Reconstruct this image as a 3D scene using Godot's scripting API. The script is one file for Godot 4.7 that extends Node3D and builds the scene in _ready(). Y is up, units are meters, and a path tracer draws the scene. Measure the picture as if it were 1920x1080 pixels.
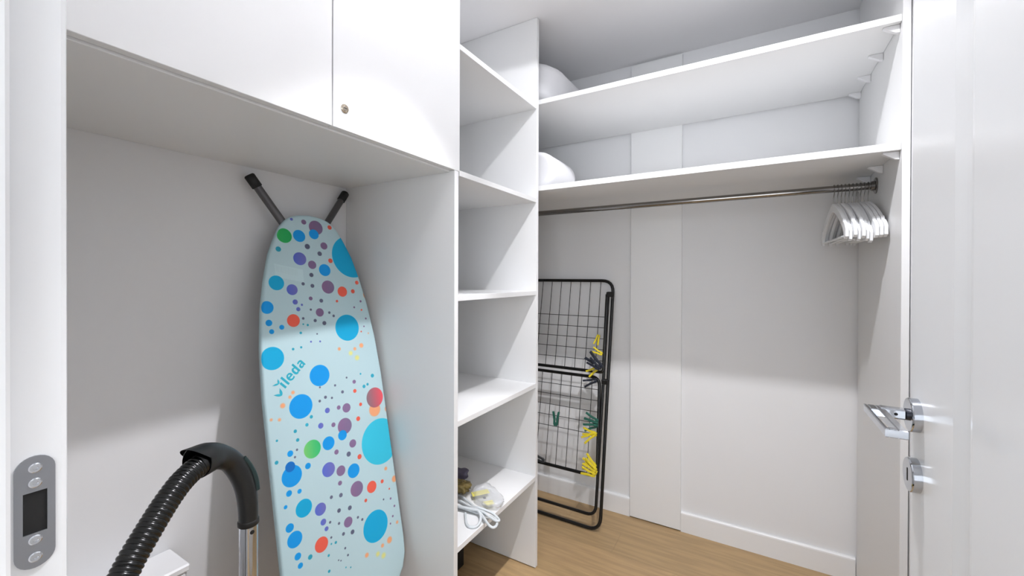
extends Node3D

var M := {}
var used := {}

# ---------------------------------------------------------------- naming
func numbered(called: String) -> String:
	var n: int = used.get(called, 0)
	used[called] = n + 1
	return called if n == 0 else "%s_%03d" % [called, n]

func tag(o: Node3D, label: String, category: String, group := "", kind := "") -> void:
	o.set_meta("label", label)
	o.set_meta("category", category)
	if group != "": o.set_meta("group", group)
	if kind != "": o.set_meta("kind", kind)

func thing(called: String, label: String, category: String, at := Vector3.ZERO, group := "", kind := "") -> Node3D:
	var o := Node3D.new()
	o.name = numbered(called)
	add_child(o, true)
	o.position = at
	tag(o, label, category, group, kind)
	return o

func begin() -> SurfaceTool:
	var st := SurfaceTool.new()
	st.begin(Mesh.PRIMITIVE_TRIANGLES)
	return st

func part(called: String, st: SurfaceTool, m: Material, parent: Node3D) -> MeshInstance3D:
	st.generate_normals()
	var o := MeshInstance3D.new()
	o.mesh = st.commit()
	o.material_override = m
	o.name = numbered(called) if parent == self else called
	parent.add_child(o, true)
	return o

func same(called: String, mesh: Mesh, m: Material, parent: Node3D) -> MeshInstance3D:
	var o := MeshInstance3D.new()
	o.mesh = mesh
	o.material_override = m
	o.name = called
	parent.add_child(o, true)
	return o

# ---------------------------------------------------------------- shapes
func tri(st: SurfaceTool, a: Vector3, b: Vector3, c: Vector3, out: Vector3) -> void:
	if (a - c).cross(a - b).dot(out) < 0.0:
		var t := b
		b = c
		c = t
	st.add_vertex(a)
	st.add_vertex(b)
	st.add_vertex(c)

func quad(st: SurfaceTool, a: Vector3, b: Vector3, c: Vector3, d: Vector3, out: Vector3) -> void:
	tri(st, a, b, c, out)
	tri(st, a, c, d, out)

func bx(st: SurfaceTool, lo: Vector3, hi: Vector3, ch := 0.0008, xf := Transform3D.IDENTITY) -> void:
	st.set_smooth_group(-1)
	var mid := (lo + hi) / 2.0
	var h := (hi - lo) / 2.0
	ch = minf(ch, minf(h.x, minf(h.y, h.z)) * 0.9)
	var P := func(s: Vector3, ax: int) -> Vector3:
		var q := Vector3.ZERO
		for k in 3:
			q[k] = s[k] * (h[k] if k == ax else h[k] - ch)
		return xf * (mid + q)
	var sg := [-1.0, 1.0]
	for ax in 3:
		var u := (ax + 1) % 3
		var w := (ax + 2) % 3
		for s in sg:
			var c := []
			for e in [[-1, -1], [1, -1], [1, 1], [-1, 1]]:
				var v := Vector3.ZERO
				v[ax] = s
				v[u] = e[0]
				v[w] = e[1]
				c.append(P.call(v, ax))
			var n := Vector3.ZERO
			n[ax] = s
			quad(st, c[0], c[1], c[2], c[3], xf.basis * n)
			for s2 in sg:
				var v1 := Vector3.ZERO
				v1[ax] = s
				v1[u] = s2
				v1[w] = -1
				var v2 := v1
				v2[w] = 1
				var n2 := Vector3.ZERO
				n2[ax] = s
				n2[u] = s2
				quad(st, P.call(v1, ax), P.call(v2, ax), P.call(v2, u), P.call(v1, u), xf.basis * n2)
	for sx in sg:
		for sy in sg:
			for sz in sg:
				var v := Vector3(sx, sy, sz)
				tri(st, P.call(v, 0), P.call(v, 1), P.call(v, 2), xf.basis * v)

func box_part(called: String, lo: Vector3, hi: Vector3, m: Material, parent: Node3D, ch := 0.0008) -> MeshInstance3D:
	var st := begin()
	bx(st, lo, hi, ch)
	return part(called, st, m, parent)

# a swept round bar; radii may vary along it, flat squeezes the section along the frame's second axis
func tube(st: SurfaceTool, pts: Array, r: float, sides := 10, closed := false, radii := [], flat := 1.0, caps := true) -> void:
	var n := pts.size()
	var rings := []
	var tang := func(i: int) -> Vector3:
		var a: Vector3 = pts[(i - 1 + n) % n] if (closed or i > 0) else pts[i]
		var b: Vector3 = pts[(i + 1) % n] if (closed or i < n - 1) else pts[i]
		return (b - a).normalized()
	var t: Vector3 = tang.call(0)
	var nrm := t.cross(Vector3.UP if absf(t.y) < 0.9 else Vector3.RIGHT).normalized()
	for i in n:
		var t2: Vector3 = tang.call(i)
		nrm = (nrm - t2 * nrm.dot(t2)).normalized()
		var bi := t2.cross(nrm)
		var ring := []
		var rr: float = radii[i] if radii.size() else r
		for k in sides:
			var a := TAU * k / sides
			ring.append(pts[i] + nrm * cos(a) * rr + bi * sin(a) * rr * flat)
		rings.append(ring)
	st.set_smooth_group(1)
	for i in (n if closed else n - 1):
		var j := (i + 1) % n
		for k in sides:
			var l := (k + 1) % sides
			var o: Vector3 = rings[i][k] + rings[i][l] - pts[i] * 2.0
			quad(st, rings[i][k], rings[i][l], rings[j][l], rings[j][k], o)
	if not closed and caps:
		st.set_smooth_group(-1)
		for e in [0, n - 1]:
			var o: Vector3 = tang.call(e) * (-1.0 if e == 0 else 1.0)
			for k in range(1, sides - 1):
				tri(st, rings[e][0], rings[e][k], rings[e][k + 1], o)

# rounds the corners of a polyline
func fillet(p: Array, r: float, closed := false, seg := 6) -> Array:
	var out := []
	var n := p.size()
	for i in n:
		if not closed and (i == 0 or i == n - 1):
			out.append(p[i])
			continue
		var a: Vector3 = p[(i - 1 + n) % n]
		var b: Vector3 = p[i]
		var c: Vector3 = p[(i + 1) % n]
		var d1 := (a - b).normalized()
		var d2 := (c - b).normalized()
		var d := minf(r, minf((a - b).length(), (c - b).length()) * 0.49)
		var q1 := b + d1 * d
		var q2 := b + d2 * d
		for k in seg + 1:
			var f := float(k) / seg
			out.append(q1.lerp(b, f).lerp(b.lerp(q2, f), f))
	return out

func smooth(p: Array, seg := 6, closed := false) -> Array:
	var out := []
	var n := p.size()
	for i in (n if closed else n - 1):
		var a: Vector3 = p[(i - 1 + n) % n] if (closed or i > 0) else p[0]
		var b: Vector3 = p[i]
		var c: Vector3 = p[(i + 1) % n]
		var d: Vector3 = p[(i + 2) % n] if (closed or i < n - 2) else p[n - 1]
		for k in seg:
			out.append(b.cubic_interpolate(c, a, d, float(k) / seg))
	if not closed: out.append(p[n - 1])
	return out

func lathe(st: SurfaceTool, prof: Array, sides: int, xf := Transform3D.IDENTITY, hard := true) -> void:
	for i in prof.size() - 1:
		st.set_smooth_group(i + 1 if hard else 1)
		var p: Vector2 = prof[i]
		var q: Vector2 = prof[i + 1]
		if p.is_equal_approx(q): continue
		for k in sides:
			var a := TAU * k / sides
			var b := TAU * (k + 1) / sides
			var am := (a + b) / 2.0
			var o := xf.basis * Vector3(cos(am) * (q.y - p.y), p.x - q.x, sin(am) * (q.y - p.y))
			var A := xf * Vector3(cos(a) * p.x, p.y, sin(a) * p.x)
			var B := xf * Vector3(cos(b) * p.x, p.y, sin(b) * p.x)
			var Cc := xf * Vector3(cos(b) * q.x, q.y, sin(b) * q.x)
			var D := xf * Vector3(cos(a) * q.x, q.y, sin(a) * q.x)
			if p.x < 1e-6: tri(st, A, Cc, D, o)
			elif q.x < 1e-6: tri(st, A, B, D, o)
			else: quad(st, A, B, Cc, D, o)

# a flat outline with thickness along local z, edges bevelled by ch
func prism(st: SurfaceTool, poly: PackedVector2Array, z0: float, z1: float, xf := Transform3D.IDENTITY, ch := 0.0, smooth_sides := false) -> void:
	if Geometry2D.is_polygon_clockwise(poly): poly.reverse()
	var n := poly.size()
	var inner := PackedVector2Array()
	for i in n:
		var e1 := (poly[i] - poly[(i - 1 + n) % n]).normalized()
		var e2 := (poly[(i + 1) % n] - poly[i]).normalized()
		var n1 := Vector2(-e1.y, e1.x)
		var n2 := Vector2(-e2.y, e2.x)
		var b := (n1 + n2).normalized()
		inner.append(poly[i] + b * ch / maxf(0.35, b.dot(n1)))
	var levels := [[inner, z0], [poly, z0 + ch], [poly, z1 - ch], [inner, z1]] if ch > 0.0 else [[poly, z0], [poly, z1]]
	for l in levels.size() - 1:
		st.set_smooth_group(l + 2 if smooth_sides else -1)
		for i in n:
			var j := (i + 1) % n
			var e := poly[j] - poly[i]
			var a: Vector2 = levels[l][0][i]
			var b: Vector2 = levels[l][0][j]
			var c: Vector2 = levels[l + 1][0][j]
			var d: Vector2 = levels[l + 1][0][i]
			quad(st, xf * Vector3(a.x, a.y, levels[l][1]), xf * Vector3(b.x, b.y, levels[l][1]), xf * Vector3(c.x, c.y, levels[l + 1][1]), xf * Vector3(d.x, d.y, levels[l + 1][1]), xf.basis * Vector3(e.y, -e.x, 0))
	st.set_smooth_group(-1)
	var ids := Geometry2D.triangulate_polygon(inner)
	for s in [[z0, -1.0], [z1, 1.0]]:
		for i in range(0, ids.size(), 3):
			var v := []
			for k in 3: v.append(xf * Vector3(inner[ids[i + k]].x, inner[ids[i + k]].y, s[0]))
			tri(st, v[0], v[1], v[2], xf.basis * Vector3(0, 0, s[1]))

# a soft cushion: rounded box of half sizes h with pinched rims, roughened by noise
func cushion(st: SurfaceTool, h: Vector3, xf: Transform3D, e := 0.5, bump := 0.0, seedv := 1, nu := 28, nv := 18, freq := 6.0) -> void:
	var noise := FastNoiseLite.new()
	noise.seed = seedv
	noise.frequency = freq
	var sp := func(x: float, p: float) -> float: return signf(x) * pow(absf(x), p)
	var P := func(i: int, j: int) -> Vector3:
		var a := TAU * (i % nu) / nu
		var b := PI * j / nv - PI / 2.0
		var c: float = sp.call(cos(b), e)
		var q := Vector3(h.x * c * sp.call(cos(a), e), h.y * sp.call(sin(b), e), h.z * c * sp.call(sin(a), e))
		return xf * (q * (1.0 + bump * noise.get_noise_3dv(q)))
	st.set_smooth_group(1)
	var o0 := xf.origin
	for j in nv:
		for i in nu:
			var A: Vector3 = P.call(i, j)
			var B: Vector3 = P.call(i + 1, j)
			var Cc: Vector3 = P.call(i + 1, j + 1)
			var D: Vector3 = P.call(i, j + 1)
			var o := (A + Cc) / 2.0 - o0
			if j == 0: tri(st, A, Cc, D, o)
			elif j == nv - 1: tri(st, A, B, Cc, o)
			else: quad(st, A, B, Cc, D, o)

func mt(c: Color, rough := 0.5, metal := 0.0, spec := 0.5) -> StandardMaterial3D:
	var m := StandardMaterial3D.new()
	m.albedo_color = c
	m.roughness = rough
	m.metallic = metal
	m.metallic_specular = spec
	return m

func v3(a: Array) -> Vector3:
	return Vector3(a[0], a[1], a[2])

func _ready() -> void:
	# ------------------------------------------------------------ camera, sky, light, exposure
	var cam := Camera3D.new()
	cam.name = "camera"
	add_child(cam)
	cam.near = 0.02
	cam.far = 30.0
	cam.projection = Camera3D.PROJECTION_FRUSTUM
	cam.size = 2.0 * cam.near * 540.0 / 776.0
	cam.frustum_offset = Vector2(0, -cam.near * (540.0 - 522.755) / 776.0)
	cam.basis = Basis.from_euler(Vector3(deg_to_rad(-0.2433), deg_to_rad(30.248), deg_to_rad(0.172)))
	cam.position = Vector3(0, 1.3, 0)
	cam.current = true

	var we := WorldEnvironment.new()
	we.name = "environment"
	var env := Environment.new()
	env.background_mode = Environment.BG_COLOR
	env.background_color = Color(0.75, 0.78, 0.82)
	env.tonemap_mode = Environment.TONE_MAPPER_LINEAR
	env.tonemap_exposure = 1.07
	env.sdfgi_enabled = true
	env.ssao_enabled = true
	env.ssil_enabled = true
	we.environment = env
	add_child(we)

	var lamp_at := Vector3(-0.05, 2.75, -0.95)
	var lamp_energy := 0.19
	var fill_beam_energy := [2.4, 2.6, 5.5, 2.8, 0.75]    # added fill: back wall, niche, ceiling, past the door, open shelves
	var fill_window_energy := 3.7
	var lamp_tint := Color(0.985, 0.983, 1.0)

	materials()
	shell()
	unseen_lamp(lamp_at, lamp_energy, fill_beam_energy, lamp_tint)
	fill_window(fill_window_energy)
	doorway()
	cabinets()
	wardrobe()
	ironing_board()
	vacuum()
	drying_rack()
	hangers()
	shelf_items()

# ---------------------------------------------------------------- materials
func grain(c1: Color, c2: Color, seedv: int) -> NoiseTexture2D:
	var n := FastNoiseLite.new()
	n.seed = seedv
	n.frequency = 0.012
	n.fractal_octaves = 5
	var g := Gradient.new()
	g.offsets = PackedFloat32Array([0.25, 0.75])
	g.colors = PackedColorArray([c1, c2])
	var t := NoiseTexture2D.new()
	t.width = 512
	t.height = 512
	t.seamless = true
	t.noise = n
	t.color_ramp = g
	return t

func materials() -> void:
	M.paint = mt(Color(0.91, 0.912, 0.916), 0.75)
	M.ceiling = mt(Color(0.95, 0.948, 0.953), 0.9)
	M.laminate = mt(Color(0.928, 0.930, 0.930), 0.42)
	M.door = mt(Color(0.935, 0.94, 0.945), 0.22)
	M.trim = mt(Color(0.93, 0.93, 0.93), 0.4)
	var tex := grain(Color(0.92, 0.92, 0.92), Color(1, 1, 1), 5)
	M.oak = []
	for c in [Color(0.71, 0.595, 0.43), Color(0.73, 0.61, 0.445), Color(0.695, 0.583, 0.422)]:
		var m := mt(c, 0.45)
		m.albedo_texture = tex
		m.uv1_triplanar = true
		m.uv1_world_triplanar = true
		m.uv1_scale = Vector3(0.5, 6.0, 6.0)
		M.oak.append(m)
	M.subfloor = mt(Color(0.12, 0.1, 0.08), 0.9)
	M.chrome = mt(Color(0.74, 0.755, 0.78), 0.08, 1.0)
	M.rail = mt(Color(0.55, 0.54, 0.53), 0.14, 1.0)
	M.satin = mt(Color(0.82, 0.83, 0.85), 0.16, 1.0)
	M.strike = mt(Color(0.62, 0.63, 0.65), 0.38, 0.9)
	M.nickel = mt(Color(0.80, 0.76, 0.70), 0.2, 1.0)
	M.hole = mt(Color(0.04, 0.045, 0.05), 0.7)
	M.rubber = mt(Color(0.02, 0.022, 0.024), 0.6)
	M.tube_grey = mt(Color(0.26, 0.26, 0.27), 0.35, 0.6)
	M.leg_grey = mt(Color(0.36, 0.355, 0.36), 0.35, 0.5)
	M.black_plastic = mt(Color(0.055, 0.066, 0.07), 0.42)
	M.black_gloss = mt(Color(0.02, 0.028, 0.03), 0.25)
	M.black_enamel = mt(Color(0.03, 0.03, 0.03), 0.3)
	M.wire = mt(Color(0.06, 0.06, 0.06), 0.35)
	M.white_plastic = mt(Color(0.93, 0.93, 0.935), 0.4)
	M.hanger = mt(Color(0.92, 0.925, 0.93), 0.35)
	M.cotton = mt(Color(0.92, 0.92, 0.93), 0.95)
	M.cord = mt(Color(0.82, 0.84, 0.85), 0.8)
	M.yellow = mt(Color(0.88, 0.80, 0.16), 0.45)
	M.green = mt(Color(0.12, 0.36, 0.30), 0.45)
	M.slate = mt(Color(0.10, 0.12, 0.17), 0.4)
	M.grey_peg = mt(Color(0.2, 0.21, 0.22), 0.45)
	M.gold = mt(Color(0.60, 0.53, 0.34), 0.25, 0.6)
	M.clear = mt(Color(0.93, 0.94, 0.96, 0.28), 0.12)
	M.clear.transparency = BaseMaterial3D.TRANSPARENCY_ALPHA
	M.clear.cull_mode = BaseMaterial3D.CULL_DISABLED
	M.print_yellow = mt(Color(0.9, 0.86, 0.42), 0.6)
	M.lilac = mt(Color(0.36, 0.34, 0.42), 0.5)

# ---------------------------------------------------------------- the setting
const LX := -1.362
const RX := 0.407
const BZ := -2.277
const SOFFIT := 2.452
const STEP_Z := -1.362
const TOP := 2.9

func structure(called: String, label: String, category: String) -> Node3D:
	return thing(called, label, category, Vector3.ZERO, "", "structure")

func shell() -> void:
	var fl := structure("floor", "oak plank floor of the walk-in closet", "floor")
	box_part("subfloor", Vector3(-1.6, -0.08, -2.4), Vector3(1.5, -0.013, 2.0), M.subfloor, fl)
	# boards run along the back wall
	var w := 0.19
	var rng := RandomNumberGenerator.new()
	rng.seed = 11
	var z := -2.30
	var row := 0
	while z < 1.9:
		var x := -1.45 - rng.randf() * 0.9
		while x < 1.4:
			var x1 := minf(x + 1.25 + rng.randf() * 0.2, 1.42)
			var a := maxf(x, -1.46)
			if x1 - a > 0.05:
				box_part("plank", Vector3(a + 0.0002, -0.0135, z + 0.0002), Vector3(x1 - 0.0002, 0.0, minf(z + w, 1.9) - 0.0002), M.oak[rng.randi() % 3], fl, 0.0006)
			x = x1
		z += w
		row += 1
	var ce := structure("ceiling", "white plaster ceiling above the shelves, with an unseen higher part in front", "ceiling")
	box_part("lowered_ceiling", Vector3(-1.46, SOFFIT, BZ - 0.1), Vector3(0.51, TOP + 0.1, STEP_Z), M.ceiling, ce, 0.002)  # front edge out of view, placed to shade the top of the shelving
	box_part("unseen_upper_ceiling", Vector3(-1.46, TOP, STEP_Z), Vector3(0.51, TOP + 0.1, -0.0), M.ceiling, ce, 0.001)  # out of view, raised to make room for the unseen lamp
	box_part("wall_left", Vector3(LX - 0.1, 0, BZ - 0.1), Vector3(LX, TOP, -0.02), M.paint, self, 0.001)
	tag(get_node("wall_left"), "white wall at the back of the niche behind the ironing board", "wall", "", "structure")
	box_part("wall_back", Vector3(LX, 0, BZ - 0.1), Vector3(RX, SOFFIT, BZ), M.paint, self, 0.001)
	tag(get_node("wall_back"), "white back wall behind the clothes rail and drying rack", "wall", "", "structure")
	box_part("wall_right", Vector3(RX, 0, BZ - 0.1), Vector3(RX + 0.1, TOP, -0.02), M.paint, self, 0.001)
	tag(get_node("wall_right"), "white wall behind the open door", "wall", "", "structure")
	# the wall with the doorway the photograph is taken from
	var wf := structure("wall_front", "white wall around the doorway at the camera", "wall")
	box_part("wall_piece", Vector3(LX - 0.1, 0, -0.105), Vector3(-0.512, TOP, 0.06), M.paint, wf)
	box_part("wall_piece", Vector3(0.292, 0, -0.105), Vector3(RX + 0.1, TOP, 0.06), M.paint, wf)
	box_part("wall_piece", Vector3(-0.512, 2.14, -0.105), Vector3(0.292, TOP, 0.06), M.paint, wf)
	# unseen passage behind the camera, closes the scene in and bounces light
	box_part("unseen_wall_behind", Vector3(-1.46, 0, 1.9), Vector3(1.4, 2.6, 2.0), M.paint, self)
	tag(get_node("unseen_wall_behind"), "unseen white wall of the passage behind the camera", "wall", "", "structure")
	box_part("unseen_wall_passage_left", Vector3(-1.56, 0, 0.06), Vector3(-1.46, 2.6, 2.0), M.paint, self)
	tag(get_node("unseen_wall_passage_left"), "unseen white side wall of the passage, left of the camera", "wall", "", "structure")
	box_part("unseen_wall_passage_right", Vector3(1.4, 0, 0.06), Vector3(1.5, 2.6, 2.0), M.paint, self)
	tag(get_node("unseen_wall_passage_right"), "unseen white side wall of the passage, right of the camera", "wall", "", "structure")
	box_part("unseen_wall_passage_front", Vector3(0.507, 0, -0.04), Vector3(1.5, 2.6, 0.06), M.paint, self)
	tag(get_node("unseen_wall_passage_front"), "unseen white wall of the passage beside the doorway", "wall", "", "structure")
	box_part("unseen_ceiling_passage", Vector3(-1.56, 2.6, 0.06), Vector3(1.5, 2.7, 2.0), M.ceiling, self)
	tag(get_node("unseen_ceiling_passage"), "unseen white ceiling of the passage behind the camera", "ceiling", "", "structure")
	# skirting along the back wall, a flush tall panel between its two lengths
	var sk := [[LX, -0.5755, "white skirting board behind the drying rack"], [-0.3155, 0.383, "white skirting board under the clothes rail, right of the tall panel"]]
	for s in sk:
		var st := begin()
		var poly := PackedVector2Array([Vector2(0, 0), Vector2(0.0145, 0), Vector2(0.0145, 0.090), Vector2(0.0135, 0.096), Vector2(0.009, 0.1), Vector2(0, 0.1)])
		prism(st, poly, s[0], s[1], Transform3D(Basis(Vector3(0, 0, 1), Vector3.UP, Vector3.RIGHT), Vector3(0, 0, BZ)))
		var b := part("baseboard_back", st, M.trim, self)
		tag(b, s[2], "baseboard", "", "structure")
	box_part("trim_1", Vector3(-0.5745, 0.005, BZ), Vector3(-0.3165, 2.44, -2.2615), M.laminate, self, 0.001)
	tag(get_node("trim_1"), "tall narrow white panel set flush between the skirting boards", "wall panel", "", "structure")

func unseen_lamp(at: Vector3, energy: float, fill_beams: Array, tint: Color) -> void:
	var t := thing("unseen_ceiling_lamp", "unseen round globe lamp below the closet ceiling, placed to cast the shelf shadows", "lamp", at)  # out of view, placed where the shelf shadows point back to
	var top := TOP - at.y
	var st := begin()
	lathe(st, [Vector2(0, top - 0.012), Vector2(0.028, top - 0.012), Vector2(0.030, top - 0.010), Vector2(0.030, top), Vector2(0, top)], 32)
	lathe(st, [Vector2(0.0, 0.062), Vector2(0.012, 0.064), Vector2(0.012, 0.072), Vector2(0.006, 0.078), Vector2(0.006, top - 0.012)], 24)
	part("unseen_lamp_holder", st, M.satin, t)
	var glass := mt(Color(0.95, 0.95, 0.95), 0.4)
	glass.emission_enabled = true
	glass.emission = tint
	glass.emission_energy_multiplier = 1.5
	st = begin()
	var prof := []
	for i in 25:
		var a := -PI / 2 + PI * i / 24.0
		prof.append(Vector2(0.065 * cos(a) if i > 0 and i < 24 else 0.0, 0.065 * sin(a)))
	lathe(st, prof, 32, Transform3D.IDENTITY, false)
	part("unseen_lamp_globe", st, glass, t)
	var l := OmniLight3D.new()
	l.name = "unseen_lamp_light"
	l.light_color = tint
	l.light_energy = energy
	l.light_size = 0.028
	l.omni_range = 12.0
	l.omni_attenuation = 2.0
	l.shadow_enabled = true
	t.add_child(l)
	# added fill spots inside the globe: back wall, niche, ceiling, past the door, shelves
	var aims := [Vector3(-0.02, -0.88, -0.48), Vector3(-0.28, -0.95, 0.13), Vector3(0, 1, 0), Vector3(0.25, -0.95, 0.25), Vector3(-0.6, -0.6, -0.57)]
	for i in 5:
		var s := SpotLight3D.new()
		s.name = "fill_beam"
		s.light_color = tint
		s.light_energy = fill_beams[i]
		s.light_size = 0.028
		s.spot_range = 12.0
		s.spot_attenuation = 2.0
		s.spot_angle = [36.0, 23.5, 70.0, 25.0, 25.0][i]
		s.spot_angle_attenuation = [0.75, 0.35, 0.8, 0.6, 0.35][i]
		s.shadow_enabled = true
		t.add_child(s, true)
		s.basis = Basis.looking_at(aims[i], Vector3.FORWARD)

func fill_window(energy: float) -> void:
	var w := structure("window_1", "wide white framed window added behind the camera for fill light, out of view", "window")  # added with its glowing panes as soft fill from behind the camera
	var x0 := -0.75
	var x1 := 1.30
	for e in [[0.30, 0.36], [2.0, 2.06]]:
		box_part("added_window_frame", Vector3(x0, e[0], 1.87), Vector3(x1, e[1], 1.9), M.trim, w)
	for k in 4:
		var x := lerpf(x0, x1 - 0.06, k / 3.0)
		box_part("added_window_frame", Vector3(x, 0.36, 1.87), Vector3(x + 0.06, 2.0, 1.9), M.trim, w)
	var fill_glow := mt(Color(0.9, 0.93, 0.97), 0.4)
	fill_glow.emission_enabled = true
	fill_glow.emission = Color(0.86, 0.93, 1.0)
	fill_glow.emission_energy_multiplier = 0.8
	for k in 3:
		var x := lerpf(x0, x1 - 0.06, k / 3.0) + 0.06
		box_part("added_pane", Vector3(x, 0.36, 1.888), Vector3(x + 0.603, 2.0, 1.896), fill_glow, w)
	var l := AreaLight3D.new()  # fill light just in front of the added panes
	l.name = "fill_light"
	l.light_color = Color(0.965, 0.98, 1.0)
	l.light_energy = energy
	l.area_size = Vector2(x1 - x0 - 0.12, 1.64)
	l.area_range = 12.0
	l.area_attenuation = 2.0
	l.shadow_enabled = true
	w.add_child(l)
	l.position = Vector3((x0 + x1) / 2.0, 1.18, 1.865)

# ---------------------------------------------------------------- doorway, door, strike plate
func doorway() -> void:
	var vert := Transform3D(Basis(Vector3(1, 0, 0), Vector3(0, 0, 1), Vector3(0, 1, 0)), Vector3.ZERO)
	# jamb with its rebate: the door closes against the step
	var tj := structure("trim_2", "white door jamb with a metal strike plate, at the left edge", "door frame")
	var st := begin()
	prism(st, PackedVector2Array([Vector2(-0.512, -0.1065), Vector2(-0.474, -0.1065), Vector2(-0.4712, -0.1055), Vector2(-0.47, -0.1025), Vector2(-0.47, -0.0745), Vector2(-0.4575, -0.0745), Vector2(-0.455, -0.072), Vector2(-0.455, 0.066), Vector2(-0.512, 0.066)]), 0.0, 2.14, vert)
	part("jamb", st, M.door, tj)
	st = begin()
	# strike plate: rounded plate with a rectangular latch opening, built as a frame of prisms
	var cy := 1.1212
	var cz := -0.0885
	var hw := 0.0105
	var hh := 0.0424
	var face := Transform3D(Basis(Vector3(0, 0, 1), Vector3(0, 1, 0), Vector3(1, 0, 0)), Vector3(-0.4700, cy, cz))
	var hz0 := -0.0062
	var hz1 := 0.0062
	var hy0 := -0.0160
	var hy1 := 0.0153
	var up := PackedVector2Array([Vector2(-hw, hy1), Vector2(hw, hy1)])
	var dn := PackedVector2Array([Vector2(hw, hy0), Vector2(-hw, hy0)])
	for k in 13:
		var a := PI * k / 12.0
		up.append(Vector2(cos(a) * hw, hh - hw + sin(a) * hw))
		dn.append(Vector2(-cos(a) * hw, -hh + hw - sin(a) * hw))
	prism(st, up, 0.0, 0.0012, face)
	prism(st, dn, 0.0, 0.0012, face)
	prism(st, PackedVector2Array([Vector2(-hw, hy0), Vector2(hz0, hy0), Vector2(hz0, hy1), Vector2(-hw, hy1)]), 0.0, 0.0012, face)
	prism(st, PackedVector2Array([Vector2(hz1, hy0), Vector2(hw, hy0), Vector2(hw, hy1), Vector2(hz1, hy1)]), 0.0, 0.0012, face)
	var sp := part("strike_plate", st, M.strike, tj)
	st = begin()
	prism(st, PackedVector2Array([Vector2(hz0, hy0), Vector2(hz1, hy0), Vector2(hz1, hy1), Vector2(hz0, hy1)]), -0.0003, 0.0003, face)
	part("latch_opening", st, M.hole, sp)
	for y in [0.0333, 0.0220, -0.0212, -0.0342]:
		st = begin()
		lathe(st, [Vector2(0.0037, 0.0), Vector2(0.0037, 0.0016), Vector2(0.0030, 0.0021), Vector2(0.0015, 0.0021), Vector2(0.0013, 0.0014), Vector2(0, 0.0014)], 18, Transform3D(Basis(Vector3(0, 1, 0), Vector3(1, 0, 0), Vector3(0, 0, 1)), Vector3(-0.47, cy + y, cz)))
		part("screw", st, M.satin, sp)
	st = begin()
	prism(st, PackedVector2Array([Vector2(0.292, -0.1065), Vector2(0.254, -0.1065), Vector2(0.252, -0.1045), Vector2(0.252, -0.0745), Vector2(0.237, -0.0745), Vector2(0.237, 0.066), Vector2(0.292, 0.066)]), 0.0, 2.14, vert)
	var j2 := part("trim_3", st, M.door, self)
	tag(j2, "white door jamb on the hinge side of the open door", "door frame", "", "structure")
	box_part("trim_4", Vector3(-0.512, 2.10, -0.1065), Vector3(0.292, 2.14, 0.066), M.door, self)
	tag(get_node("trim_4"), "white head of the door frame above the doorway", "door frame", "", "structure")

	# the leaf, opened square into the closet
	var d := structure("door_1", "white open door with a chrome lever handle, at the right edge", "door")
	var X := 0.21
	st = begin()
	prism(st, PackedVector2Array([Vector2(X + 0.001, -0.858), Vector2(X, -0.857), Vector2(X, -0.702), Vector2(X + 0.0035, -0.680), Vector2(X + 0.005, -0.668), Vector2(X + 0.0052, -0.664), Vector2(X + 0.0018, -0.6615), Vector2(X + 0.0012, -0.655), Vector2(X + 0.0012, -0.125), Vector2(X + 0.002, -0.112), Vector2(X + 0.04, -0.112), Vector2(X + 0.04, -0.858)]), 0.006, 2.09, vert)
	part("leaf", st, M.door, d)
	for y in [0.3, 1.8]:
		st = begin()
		tube(st, [Vector3(0.2465, y, -0.1085), Vector3(0.2465, y + 0.09, -0.1085)], 0.004, 12)
		part("hinge", st, M.satin, d)
	# handle
	var hy := 1.098
	var hz := -0.826
	var axis := Transform3D(Basis(Vector3(0, 1, 0), Vector3(-1, 0, 0), Vector3(0, 0, 1)), Vector3(X, hy, hz))
	st = begin()
	lathe(st, [Vector2(0.0245, 0.0), Vector2(0.0245, 0.0095), Vector2(0.0237, 0.0108), Vector2(0.0220, 0.0112), Vector2(0.0, 0.0112)], 48, axis)
	var ros := part("rosette", st, M.chrome, d)
	st = begin()
	lathe(st, [Vector2(0.0085, 0.011), Vector2(0.0085, 0.014), Vector2(0.0, 0.014)], 24, axis)
	part("neck_ring", st, M.slate, ros)
	st = begin()
	# square neck, then the lever blade towards the hinges with a long recess in its face
	bx(st, Vector3(X - 0.0440, hy - 0.0075, hz - 0.008), Vector3(X - 0.0135, hy + 0.0075, hz + 0.008), 0.0022)
	# flat blade towards the hinges, with a long open slot: two rails joined by two ends
	var flat := Transform3D(Basis(Vector3(1, 0, 0), Vector3(0, 0, 1), Vector3(0, 1, 0)), Vector3(X, hy, hz))
	for q in [[-0.0605, -0.0560, -0.0095, 0.1145], [-0.0470, -0.0375, -0.0095, 0.1145], [-0.0560, -0.0470, -0.0095, 0.016], [-0.0560, -0.0470, 0.104, 0.1145]]:
		prism(st, PackedVector2Array([Vector2(q[0], q[2]), Vector2(q[1], q[2]), Vector2(q[1], q[3]), Vector2(q[0], q[3])]), -0.0055, 0.0060, flat, 0.0012)
	var lev := part("lever", st, M.chrome, d)
	st = begin()
	lathe(st, [Vector2(0.0, 0.0), Vector2(0.0022, 0.0), Vector2(0.0022, 0.0004), Vector2(0, 0.0004)], 14, Transform3D(Basis(Vector3(1, 0, 0), Vector3(0, 0, 1), Vector3(0, -1, 0)), Vector3(X - 0.026, hy, hz + 0.0079)))
	part("grub_screw", st, M.hole, lev)
	# key escutcheon
	axis.origin.y = 1.0095
	st = begin()
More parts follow.
